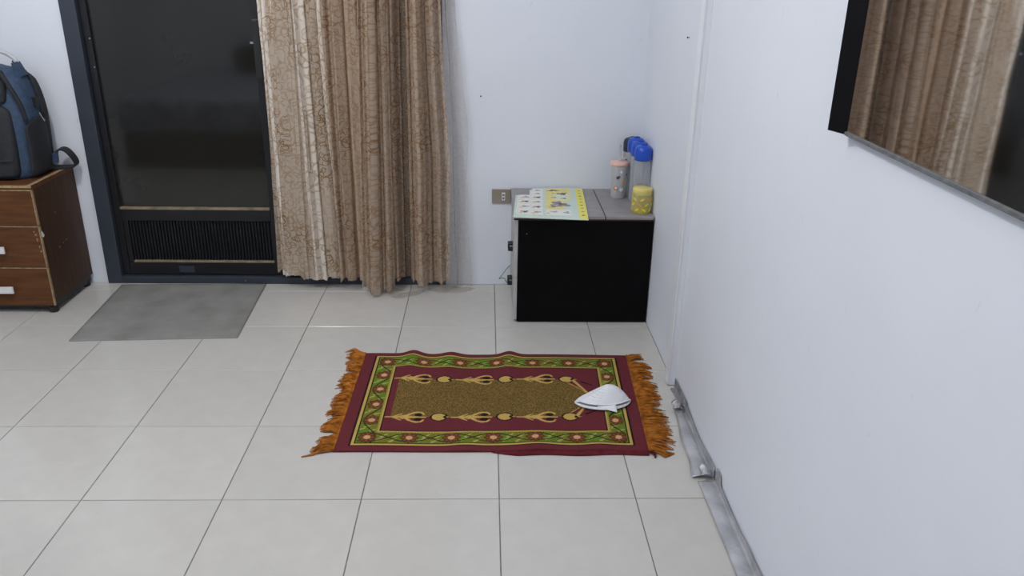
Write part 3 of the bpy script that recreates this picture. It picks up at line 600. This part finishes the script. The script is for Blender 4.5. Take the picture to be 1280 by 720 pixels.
# flyer
KT = 0.482
def paper():
    nx, ny = 175, 250
    q = [Vector((0.068, 1.224, 0)), Vector((0.376, 1.200, 0)), Vector((0.402, 1.684, 0)), Vector((0.098, 1.680, 0))]
    V = np.zeros((ny, nx, 3)); C = np.zeros((ny, nx, 3))
    A, B = np.meshgrid(np.linspace(0, 1, nx), np.linspace(0, 1, ny))
    for k, wgt in enumerate(((1 - A) * (1 - B), A * (1 - B), A * B, (1 - A) * B)):
        V[..., 0] += q[k].x * wgt; V[..., 1] += q[k].y * wgt
    over = np.clip((1.246 - V[..., 1]) / 0.05, 0, 1)
    V[..., 2] = KT + 0.0014 + 0.0022 * (0.5 + 0.5 * np.sin(7 * A + 3 * B)) * np.clip((V[..., 1] - 1.246) / .05, 0, 1) - 0.006 * over + .002
    # print: pale blue-green sheet, white product boxes, a yellow feature column and a yellow right strip
    rg = np.random.default_rng(5)
    C[:] = (0.62, 0.74, 0.66)
    def rect(a0, a1, b0, b1, c):
        m = (A > a0) & (A < a1) & (B > b0) & (B < b1); C[m] = c
    def blob(a, b_, ra, rb, c, seed):
        r2 = np.random.default_rng(seed); ph = r2.uniform(0, 6, 4)
        th = np.arctan2((B - b_) / rb, (A - a) / ra); rr = np.hypot((A - a) / ra, (B - b_) / rb)
        C[rr < 0.75 + .25 * np.sin(3 * th + ph[0]) + .15 * np.sin(7 * th + ph[1])] = c
    rect(.03, .40, .08, .95, (.78, .80, .76)); rect(.44, .80, .52, .97, (.80, .72, .30)); rect(.44, .70, .26, .60, (.80, .72, .28)); rect(.58, .78, .56, .80, (.74, .78, .62))
    rect(.86, .995, .02, .98, (.82, .75, .17)); rect(.80, .88, .02, .98, (.60, .72, .66)); rect(.44, .78, .08, .26, (.80, .82, .78))
    for i, bb_ in enumerate((.16, .33, .50, .66)):
        for j, aa in enumerate((.06, .23)):
            rect(aa, aa + .15, bb_ - .06, bb_ + .07, (.83, .82, .80))
            blob(aa + .09, bb_ + .0, .062, .032, (.12, .11, .12) if (i + j) % 2 == 0 else (.38, .36, .36), 10 + i * 2 + j); blob(aa + .035, bb_ - .035, .036, .026, (.80, .52, .22) if i < 2 else (.80, .70, .3), 40 + i * 2 + j)
    for j, aa in enumerate((.23,)):
        for bb_ in (.80, .91): rect(aa, aa + .16, bb_ - .05, bb_ + .05, (.83, .83, .80)); blob(aa + .09, bb_, .045, .02, (.2, .2, .2), int(bb_ * 100))
    blob(.62, .42, .16, .11, (.26, .23, .28), 70); blob(.66, .44, .06, .03, (.12, .1, .1), 71); blob(.58, .40, .04, .03, (.55, .5, .52), 72)
    blob(.55, .90, .10, .032, (.13, .12, .09), 73); blob(.68, .78, .09, .045, (.12, .12, .13), 74); blob(.55, .80, .04, .03, (.62, .55, .2), 75); blob(.70, .62, .05, .02, (.15, .2, .15), 76)
    blob(.56, .66, .05, .018, (.3, .35, .32), 77); blob(.50, .33, .04, .04, (.75, .62, .1), 78); blob(.55, .19, .06, .03, (.45, .42, .38), 79); blob(.72, .17, .05, .035, (.36, .36, .36), 80); blob(.47, .14, .03, .03, (.72, .6, .12), 81)
    for k_ in range(9): blob(.94, .1 + .1 * k_, .025, .018, (.42, .33, .06) if k_ % 3 else (.15, .12, .05), 90 + k_)
    # text rows
    rows = (np.sin(B * 380) > 0.55) & (np.random.default_rng(8).random((ny, nx)) > .45) & (A < .78)
    C[rows] *= 0.72
    me = grid_mesh('flyer', V, C)
    # cut away the stepped far left corner
    bm_ = bmesh.new(); bm_.from_mesh(me)
    aa, bb_ = A.ravel(), B.ravel(); bm_.verts.ensure_lookup_table()
    kill = [v for v in bm_.verts if (aa[v.index] < .20 and bb_[v.index] > .74 - .35 * max(0, .08 - aa[v.index])) or (aa[v.index] < .235 and bb_[v.index] > .93)]
    bmesh.ops.delete(bm_, geom=kill, context='VERTS'); bm_.to_mesh(me); bm_.free()
    return me
fl_ = obj('flyer', paper(), 'paper'); so = fl_.modifiers.new('thick', 'SOLIDIFY'); so.thickness = 0.0006; so.offset = 1
tag(fl_, 'yellow and pale green printed sales flyer spread on the cabinet top', 'flyer')

# vessels on the cabinet
def bottle(x, y, lidmat, label, r=0.034, h=0.215, lh=0.062, group=None):
    e = tag(empty('water_bottle', (x, y, KT)), label, 'bottle', group)
    p = [(r * .90, 0.0005), (r, 0.006), (r, h * .35), (r * .965, h * .40), (r, h * .45), (r, h - .02), (r * .9, h), (r * .78, h + .004)]
    q = p + [(a - .0016, z) for a, z in p[:0:-1]]
    o = obj('body', lathe(bmesh.new(), p, 28, close=False), 'clear', e, True)
    obj('bottom', lathe(bmesh.new(), [(r * .88, 0.0006), (r * .88, .003)], 28), 'clear', e)
    l = obj('lid', lathe(bmesh.new(), [(r * 1.06, h - .012), (r * 1.09, h - .008), (r * 1.09, h + lh * .42), (r * 1.0, h + lh * .62), (r * .80, h + lh * .74), (r * .35, h + lh * .78)], 28), lidmat, e, True)
    obj('loop', tube(bmesh.new(), spline([(-.010, 0, h + lh * .70), (-.008, 0, h + lh * .78), (0, 0, h + lh * .82), (.012, 0, h + lh * .79), (.016, 0, h + lh * .70)], 5), 0.004, 8), lidmat, l, True)
    return e
bottle(0.621, 1.412, 'lid_blue', 'clear bottle with blue lid just behind the yellow jar', group=None)
bottle(0.620, 1.494, 'lid_blue', 'clear bottle with blue lid in the middle of the corner row')
bottle(0.618, 1.576, 'lid_blue', 'clear blue-lidded bottle standing next to the dark-lidded one')
b4 = bottle(0.612, 1.652, 'lid_dark', 'printed clear bottle with dark lid against the back wall', h=0.200)
for k, (a, z, mt, rr) in enumerate(((3.6, .17, 'print_red', .006), (3.9, .15, 'print_dark', .007), (3.7, .12, 'print_white', .008))):
    o = obj('sticker', lathe(bmesh.new(), [(rr, 0), (rr * .9, .0008)], 10), mt, b4); o.location = (0.0342 * math.cos(a), 0.0342 * math.sin(a), z); o.rotation_euler = (math.pi / 2, 0, a + math.pi / 2)
e = tag(empty('tumbler', (0.546, 1.548, KT)), 'frosted tumbler with pink lid and small colourful prints', 'tumbler')
prof = [(0.029, .0005), (.031, .004), (.040, .150)]
obj('cup', lathe(bmesh.new(), prof, 28, close=False), 'frost', e, True); obj('bottom', lathe(bmesh.new(), [(0.029, .0006), (.029, .003)], 28), 'frost', e)
obj('lid', lathe(bmesh.new(), [(.041, .148), (.0425, .150), (.0425, .160), (.039, .1645), (.010, .166)], 28), 'lid_pink', e, True)
obj('straw', tube(bmesh.new(), [(0.004, 0, .02), (0.0, 0, .235)], .0032, 8), 'clear', e, True)
for k, (a, z, mt, rr) in enumerate(((4.45, .098, 'print_dark', .0075), (4.60, .102, 'print_dark', .005), (5.2, .078, 'print_orange', .007), (4.25, .050, 'print_red', .010), (4.27, .051, 'print_white', .006), (4.95, .045, 'print_white', .0095), (5.0, .05, 'print_blue', .005), (5.6, .11, 'print_dark', .005), (4.8, .125, 'print_white', .006))):
    r_ = 0.0312 + (0.0405 - 0.031) * z / .15
    o = obj('sticker', lathe(bmesh.new(), [(rr, 0), (rr * .8, .0008)], 9), mt, e); o.location = ((r_ + .0006 + .0002 * (k % 3)) * math.cos(a), (r_ + .0006 + .0002 * (k % 3)) * math.sin(a), z); o.rotation_euler = (math.pi / 2, 0, a + math.pi / 2)
e = tag(empty('jar', (0.611, 1.322, KT)), 'small yellow-lidded clear jar with yellow pattern at the cabinet edge', 'jar')
R0 = 0.042
p = [(R0 * .90, .0005), (R0 * .98, .006), (R0, .02), (R0, .072), (R0 * .93, .082)]
obj('body', lathe(bmesh.new(), p, 28, close=False), 'yellow_clear', e, True); obj('bottom', lathe(bmesh.new(), [(R0 * .88, .0006), (R0 * .88, .004)], 28), 'print_yellow', e)
obj('lid', lathe(bmesh.new(), [(R0 * .93, .080), (R0 * .95, .081), (R0 * .95, .102), (R0 * .9, .106), (R0 * .3, .1065)], 28), 'lid_yellow', e, True)
for k in range(13):   # printed petals around the glass
    a = -2.9 + k * 0.24; rr = 0.0065; z = 0.018 + 0.022 * (k % 3)
    o = obj('printed_petal', lathe(bmesh.new(), [(rr, 0), (rr * .7, .0007)], 10), 'print_yellow' if k % 4 else 'print_orange', e)
    o.scale = (1.6, .7, 1); o.location = ((R0 + .0006) * math.cos(a), (R0 + .0006) * math.sin(a), z); o.rotation_euler = (math.pi / 2, 0.6 * (-1) ** k, a + math.pi / 2)

# ------------------------------------------------------------------ mirror on the right wall
MY0, MZ0, MZ1, MYE = -0.412, 1.160, 1.95, -1.45
mr_ = tag(empty('wall_mirror', (XR, MY0, MZ0)), 'wall mirror with glossy black edge and dusty bottom rail', 'mirror')
part('backing', boxm(XR - 0.020, XR - 0.0006, MYE + .01, MY0 - .01, MZ0 + 0.012, MZ1 - .01), 'mirror_black', mr_)
part('glass', boxm(XR - 0.025, XR - 0.020, MYE + .03, MY0 - 0.03, MZ0 + 0.004, MZ1), 'mirror', mr_)
part('black_edge', prism(bmesh.new(), [(XR - 0.004, MY0), (XR - 0.042, MY0), (XR - 0.0255, MY0 - 0.048), (XR - 0.021, MY0 - 0.048)], MZ0, MZ1), 'mirror_black', mr_)
part('black_edge', prism(bmesh.new(), [(XR - 0.004, MYE), (XR - 0.042, MYE), (XR - 0.0255, MYE + 0.048), (XR - 0.021, MYE + 0.048)], MZ0, MZ1), 'mirror_black', mr_)
part('bottom_rail', boxm(XR - 0.029, XR - 0.018, MYE + .048, MY0 - 0.046, MZ0 - 0.001, MZ0 + 0.006, bev=0.0015), 'dusty_edge', mr_)

# ------------------------------------------------------------------ prayer rug
L_, W_ = 1.02, 0.69
RC = [Vector((-0.524, 0.240, 0)), Vector((0.486, 0.243, 0)), Vector((0.519, 0.922, 0)), Vector((-0.517, 0.932, 0))]
def rug_pos(S, T):
    a, c = S / L_, T / W_
    X = RC[0].x * (1 - a) * (1 - c) + RC[1].x * a * (1 - c) + RC[2].x * a * c + RC[3].x * (1 - a) * c
    Y = RC[0].y * (1 - a) * (1 - c) + RC[1].y * a * (1 - c) + RC[2].y * a * c + RC[3].y * (1 - a) * c
    Y = Y + 0.004 * np.sin(9 * S + 1) * np.where(c > .5, 1, .4)
    far = np.clip((c - .55) / .45, 0, 1) ** 1.5
    Z = 0.0065 + 0.0012 * np.sin(13 * S + 5 * T) * np.sin(7 * T + 1)
    for c0, w_, h_ in ((.19, .035, .016), (.335, .04, .012), (.56, .035, .015)):
        Z = Z + h_ * far * np.exp(-((S - c0 + .03 * (1 - c)) / w_) ** 2)
    near = np.clip((.25 - c) / .25, 0, 1)
    for c0, w_, h_ in ((.42, .05, .006), (.66, .06, .008), (.86, .05, .007)):
        Z = Z + h_ * near * np.exp(-((S - c0) / w_) ** 2)
    return X, Y, Z
def rug_paint(S, T):
    MAR = np.array((0.135, 0.026, 0.034)); GRN = np.array((0.165, 0.17, 0.022)); GLD = np.array((0.50, 0.34, 0.095)); BLK = np.array((0.016, 0.012, 0.010))
    BRN = np.array((0.15, 0.095, 0.028)); PNK = np.array((0.60, 0.34, 0.18)); PET = np.array((0.155, 0.055, 0.022)); LEA = np.array((0.36, 0.34, 0.10))
    C = np.zeros(S.shape + (3,)); C[:] = MAR
    rg = np.random.default_rng(9)
    def put(m, c): C[m] = c
    x0, x1, y0, y1 = .050, L_ - .050, .030, W_ - .026
    i0, i1, j0, j1 = .135, L_ - .128, .120, W_ - .122
    inr = lambda e, f: (S > x0 + e) & (S < x1 - e) & (T > y0 + e * f) & (T < y1 - e * f)
    put(inr(-.006, .5), BLK); put(inr(0, 1), GLD); put(inr(.0095, 1), BLK); put(inr(.0145, 1), GRN)
    put(inr(.015, 1) & ((S * 8 + T * 3) % 1.2 > .6), GRN * (0.72, 1.18, .9))
    pet = []
    # border flowers along each side
    hx, hy = (x0 + i0) / 2 + .004, (y0 + j0) / 2 + .003; gx, gy = (x1 + i1) / 2 - .004, (y1 + j1) / 2 - .003
    nx_, ny_ = 7, 6
    fx = np.linspace(hx, gx, nx_); fy = np.linspace(hy, gy, ny_)
    inB = inr(.016, 1) & ~((S > i0 - .016) & (S < i1 + .016) & (T > j0 - .016) & (T < j1 + .016))
    dx, dy = fx[1] - fx[0], fy[1] - fy[0]
    def stroke(p, q, r, c, only=None):
        px, py = p; qx, qy = q; d2 = (qx - px) ** 2 + (qy - py) ** 2 + 1e-9
        h = np.clip(((S - px) * (qx - px) + (T - py) * (qy - py)) / d2, 0, 1)
        m = np.hypot(S - px - h * (qx - px), T - py - h * (qy - py)) < r * (1 - .55 * h)
        put(m if only is None else m & only, c)
    for k in range(nx_ - 1):
        for yy in (hy, gy):
            mx = (fx[k] + fx[k + 1]) / 2
            for ox, oy in ((-.030, -.020), (.014, -.026), (-.016, .004), (.026, .006)):
                stroke((mx + ox - .006, yy + oy), (mx + ox + .012, yy + oy + .017), .0052, LEA, inB)
    for k in range(ny_ - 1):
        for xx in (hx, gx):
            my = (fy[k] + fy[k + 1]) / 2
            for ox, oy in ((-.028, -.008), (-.010, .010), (.012, -.014)): stroke((xx + ox - .006, my + oy), (xx + ox + .014, my + oy + .010), .0048, LEA, inB)
    # vines
    for yy in (hy, gy):
        for ph in (0, math.pi):
            put(inB & (np.abs(T - (yy + .026 * np.cos((S - hx) / dx * math.pi + ph))) < .0030) & (np.abs(T - yy) < .05), BLK * 1.6)
    for xx in (hx, gx):
        for ph in (0,):
            put(inB & (np.abs(S - (xx + .026 * np.cos((T - hy) / dy * math.pi + ph))) < .0034) & (np.abs(S - xx) < .05), BLK * 1.6)
    def flower(cx, cy):
        th = np.arctan2(T - cy, S - cx); rr = np.hypot(S - cx, T - cy)
        put((rr < .0300 + .0035 * np.cos(8 * th)) & inB, PET * .75)
        put((rr < .024) & (np.cos(8 * th) > .1) & inB, PET * 1.35); put((rr < .0115) & inB, PNK)
    for xx in fx:
        for yy in (hy, gy): flower(xx, yy)
    for yy in fy[1:-1]:
        for xx in (hx, gx): flower(xx, yy)
    inn = lambda e: (S > i0 - e) & (S < i1 + e) & (T > j0 - e) & (T < j1 + e)
    put(inn(.013), GLD); put(inn(.013) & ~inn(.008) & (((S + T) * 110) % 1 > .5), GRN); put(inn(.0045), BLK); put(inn(0), MAR)
    # niche field
    yc = (j0 + j1) / 2; fh = .132
    tip = i1 - .030; sh = i1 - .135
    half = np.where(S < sh, fh, fh * np.clip((tip - S) / (tip - sh), 0, 1) ** .8)
    fld = (S > i0 + .022) & (np.abs(T - yc) < half)
    spk = rg.random(S.shape)
    put(fld, BRN); C[fld] *= (0.30 + 1.5 * spk[fld])[:, None]
    put(fld & (np.abs(np.abs(T - yc) - half) < .006) & (S > sh), GLD * .9)
    # lilies and pomegranates on both long edges of the field
    def lily(cx, cy, s):
        P = lambda a, c: (cx + a, cy + s * c)
        for sg in (-1, 1):
            put(np.hypot((S - cx - .046) / 1.6, T - cy - sg * .0145) < .0085, BLK)
        for a0, c0, a1, c1, r in ((-.064, 0, -.005, 0, .0042), (-.040, 0, -.012, .021, .0050), (-.040, 0, -.012, -.021, .0050), (-.006, 0, .030, .0, .0125), (-.006, .0, -.03, 0, .0095), (.020, 0, .072, .0, .0060)):
            stroke(P(a0, c0), P(a1, c1), r, GLD)
        for sg in (-1, 1):      # outer petals curl back at the tip
            pr_ = None
            for t_ in np.linspace(0, 1, 9):
                p_ = (.000 + .062 * t_, sg * (.004 + .028 * math.sin(t_ * 2.2)))
                if pr_: stroke(P(*pr_), P(*p_), .0062 - .002 * t_, GLD * (1.1, 1.05, 1.2))
                pr_ = p_
            stroke(P(.060, sg * .026), P(.066, sg * .017), .0042, GLD * 1.1)
    def pom(cx, cy):
        rr = np.hypot((S - cx) / 1.12, T - cy); put(rr < .027, BLK); put(rr < .0215, GLD * 1.02); put((np.hypot(S - cx - .022, T - cy) < .008), BLK); stroke((cx + .028, cy), (cx + .040, cy), .003, GLD * .8)
    for s_, yy in ((-1, yc - fh - .004), (1, yc + fh + .004)):
        for k in range(3):
            lily(.205 + .226 * k, yy, s_); pom(.322 + .226 * k, yy - s_ * .002)
        stroke((.80, yy - s_ * .012), (tip - .01, yc + s_ * .02), .006, GLD); stroke((.83, yy - s_ * .02), (.868, yy - s_ * .045), .005, BLK)
    C *= (0.86 + 0.28 * rg.random(S.shape))[..., None]
    return C
nx, ny = 440, 300
S, T = np.meshgrid(np.linspace(0, L_, nx), np.linspace(0, W_, ny))
X, Y, Z = rug_pos(S, T)
rug = tag(empty('prayer_rug', (0, 0.585, 0)), 'maroon and green prayer rug with rust fringes on the tile floor', 'rug')
def rpart(o): o.parent = rug; o.matrix_parent_inverse = Matrix.Translation(rug.location).inverted(); return o
rpart(obj('woven_field', grid_mesh('woven_field', np.stack([X, Y, Z], -1), rug_paint(S, T), skirt=0.0015), 'rug'))
# dark backing cloth peeping out under the front edge
nb = 90; V = np.zeros((4, nb, 3))
for j in range(nb):
    u = j / (nb - 1); x_ = -0.02 + 0.50 * u; k = min(1, u * 6) * 1.0
    yf = 0.243 - 0.006 - 0.016 * k - 0.003 * math.sin(14 * u)
    V[:, j] = [(x_, yf, .0012), (x_, yf, .0050), (x_, yf + .012, .0056), (x_, .262, .0050)]
rpart(obj('backing', grid_mesh('backing', V), 'backing'))
bt = bmesh.new()
for k in range(9):
    a = k / 9; tube(bt, spline([(.478, .232 + .004 * math.sin(k), .005), (.492 + .01 * a, .226 - .006 * math.cos(k), .008 + .004 * (k % 2)), (.500 - .006 * a, .212 - .008 * math.sin(k * 2), .0035)], 4), .0017, 5)
rpart(obj('tassel', bt, 'fringe_dark'))
def fringe(side):
    bb = bmesh.new(); rg = random.Random(3 + side)
    n_ = 34
    for k in range(n_):
        c0 = (k + .5 + rg.uniform(-.2, .2)) / n_; s = 0.0 if side < 0 else L_
        Lt = (0.066 if side < 0 else 0.084) * rg.uniform(.70, 1.12)
        at = rg.gauss(0, .17) + (-.30 * (1 - c0) ** 2 if side > 0 else -.10 * (1 - c0))
        conv = rg.uniform(.1, .75)
        for m_ in range(9):
            f = (m_ + rg.random()) / 9 - .5; c = min(1, max(0, c0 + f * 1.15 / n_))
            x_, y_, z_ = [float(v[0]) for v in rug_pos(np.array([s]), np.array([c * W_]))]
            Ln = Lt * rg.uniform(.80, 1.08); ang = at + rg.gauss(0, .07)
            d = Vector((side * math.cos(ang), math.sin(ang), 0)); nrm = Vector((0, 1, 0))
            off = -f * (W_ / n_) * conv; cu = rg.gauss(0, .005); zk = rg.uniform(.002, .012)
            p0 = Vector((x_ - side * .002, y_, max(.004, z_ - .001)))
            pts = [p0, p0 + d * Ln * .35 + nrm * (off * .3 + cu * .3) + Vector((0, 0, zk - p0.z + .003)), p0 + d * Ln * .7 + nrm * (off * .7 + cu) + Vector((0, 0, zk - p0.z + .001)), p0 + d * Ln + nrm * (off + cu * 1.5)]
            pts[-1].z = .0022; pts = [Vector((min(p.x, XR - .02), p.y, max(p.z, .002))) for p in pts]
            tube(bb, pts, [.0020, .0025, .0023, .0010], 4)
    if side < 0:   # long stray tuft at the near corner, and wisps at the far corner
        for k in range(10): tube(bb, [(-.522, .246 + .001 * k, .005), (-.57, .232 + .0012 * k, .006 + .0006 * k), (-.618 + .004 * k, .214 + .001 * k, .0022)], .002, 4)
        for k in range(6): tube(bb, [(-.52, .930, .006), (-.555, .945 + .004 * k, .010), (-.60 + .006 * k, .952 + .008 * k, .0025)], .0014, 4)
    else:
        for k in range(12): tube(bb, [(.486, .246 + .0015 * k, .006), (.515 + .002 * k, .222 + .001 * k, .007), (.530 + .003 * k, .206 + .002 * k, .003)], .0022, 4)
    return tag(rpart(obj('fringe', bb, 'fringe')), kind='stuff')
fringe(-1); fringe(1)
for s in (0.0, L_):
    pts = [];
    for c in np.linspace(0.0, 1, 30):
        v = [float(q[0]) for q in rug_pos(np.array([s]), np.array([c * W_]))]; pts.append((v[0], v[1], v[2]))
    rpart(obj('header_cord', tube(bmesh.new(), pts, .0038, 6), 'fringe', None, True))

# ------------------------------------------------------------------ white cap lying on the rug
capc = Vector((0.374, 0.552, 0.0090))
cp = tag(empty('prayer_hat', capc), 'white cotton brimless hat lying folded on the prayer rug', 'hat')
nu, nv = 72, 22
def rim(a, low=False):
    """closed rim outline: pointed at the left, rounder at the right"""
    c, s = math.cos(a), math.sin(a)
    x_ = 0.098 * c; y_ = (0.062 if s > 0 else 0.058) * s * (abs(s) ** (.35 if c < 0 else .05))
    return x_, y_ - (0.012 * c * c if c < 0 else -0.004 * c)
lift = lambda rx, ry: 0.0135 * min(1, max(0, -ry) / .030) * (1 if rx > -.085 else max(.25, (rx + .104) / .02))
V = np.zeros((nv, nu + 1, 3)); AP = (0.020, 0.004, 0.064)
for i in range(nv):
    t_ = i / (nv - 1)
    for j in range(nu + 1):
        a = 2 * math.pi * j / nu; rx, ry = rim(a); c = math.cos(a)
        e_ = .62 + .22 * max(0, -c) - .10 * max(0, c)
        k = (1 - t_) ** e_; z0_ = 0.004 + lift(rx, ry)
        z = z0_ + (AP[2] - z0_) * t_ - .006 * math.sin(t_ * math.pi) * max(0, -c) ** 2
        V[i, j] = (AP[0] + (rx - AP[0]) * k, AP[1] + (ry - AP[1]) * k + .0010 * math.sin(9 * a) * t_ * (1 - t_) * 3, z)
cr = obj('crown', grid_mesh('crown', V), 'cap', cp); so = cr.modifiers.new('thick', 'SOLIDIFY'); so.thickness = 0.0028; so.offset = -1
nu2 = 60; V = np.zeros((6, nu2, 3))
for j in range(nu2):
    u = j / (nu2 - 1); a = math.pi + math.pi * u; rx, ry = rim(a)
    for i in range(6):
        q = i / 5; V[i, j] = (rx * (1.0 - .35 * q), (ry * 1.06 - .006 * math.sin(u * math.pi)) * (1 - q) + ry * .30 * q, 0.0030 + .0030 * math.sin(u * math.pi) * (1 - q))
lw = obj('lower_fold', grid_mesh('lower_fold', V), 'cap', cp); so = lw.modifiers.new('thick', 'SOLIDIFY'); so.thickness = 0.0030; so.offset = 1
obj('lower_hem', tube(bmesh.new(), [tuple(v) for v in V[0]], .0036, 8), 'cap', cp, True)
pts = []
for j in range(50):
    a = math.pi * (.99 + 1.02 * j / 49); rx, ry = rim(a); pts.append((rx, ry, 0.004 + lift(rx, ry)))
obj('hem', tube(bmesh.new(), pts, .0027, 6), 'cap', cp, True)
V = np.zeros((8, 8, 3))   # turned-out corner of the brim
for i in range(8):
    for j in range(8):
        u, q = i / 7, j / 7
        V[i, j] = (-0.022 + .062 * u - .006 * q * (1 - u), -.0535 + .004 * u - q * (.005 + .034 * u), .0185 - .0120 * q + .0015 * math.sin(3 * u))
o = obj('turned_corner', grid_mesh('turned_corner', V), 'cap', cp); so = o.modifiers.new('thick', 'SOLIDIFY'); so.thickness = 0.0022

# ------------------------------------------------------------------ bed seen only as a dim reflection in the door glass, the ceiling lamp and the added fill lamp
bd = tag(empty('bed', (-2.4, -1.5, 0)), 'bed with blue grey patterned spread, reflected in the door glass', 'bed')
part('base', boxm(-2.68, -1.22, -2.55, -0.54, 0.0, 0.26, bev=0.01), 'wood_side', bd)
part('mattress', boxm(-2.70, -1.20, -2.56, -0.53, 0.2605, 0.50, bev=0.05), 'bedspread', bd, True)
V = np.zeros((17, 17, 3))
pb = bmesh.new(); bmesh.ops.create_uvsphere(pb, u_segments=24, v_segments=14, radius=1)
for v in pb.verts:
    v.co = Vector((math.copysign(abs(v.co.x) ** .6, v.co.x) * .27, math.copysign(abs(v.co.y) ** .6, v.co.y) * .14, math.copysign(abs(v.co.z) ** .6, v.co.z) * .125))
o = obj('pillow', pb, 'pillow', None, True); o.location = (-2.02, -2.10, 0.627); tag(o, 'dark brown pillow on the bed, reflected in the door glass', 'pillow')
for lx, ly, lz, lw_, lr in LAMPS:
    lm = tag(empty('ceiling_and_fill_lamp', (lx, ly, ZC)), 'white bulb holder hanging above the bed and rug' if ly > -1 else 'white bulb holder of the added fill lamp behind the camera', 'lamp')
    part('canopy', lathe(bmesh.new(), [(0.055, ZC - 0.0005), (0.055, ZC - 0.03), (0.03, ZC - 0.05)], 24, (lx, ly)), 'bulb', lm)
    part('cord', tube(bmesh.new(), [(lx, ly, ZC - .05), (lx, ly, lz + lr + .05)], 0.004, 10), 'bulb', lm)
    part('socket', lathe(bmesh.new(), [(0.016, lz + lr + 0.05), (0.022, lz + lr + 0.04), (0.022, lz + lr + .005)], 20, (lx, ly)), 'bulb', lm)
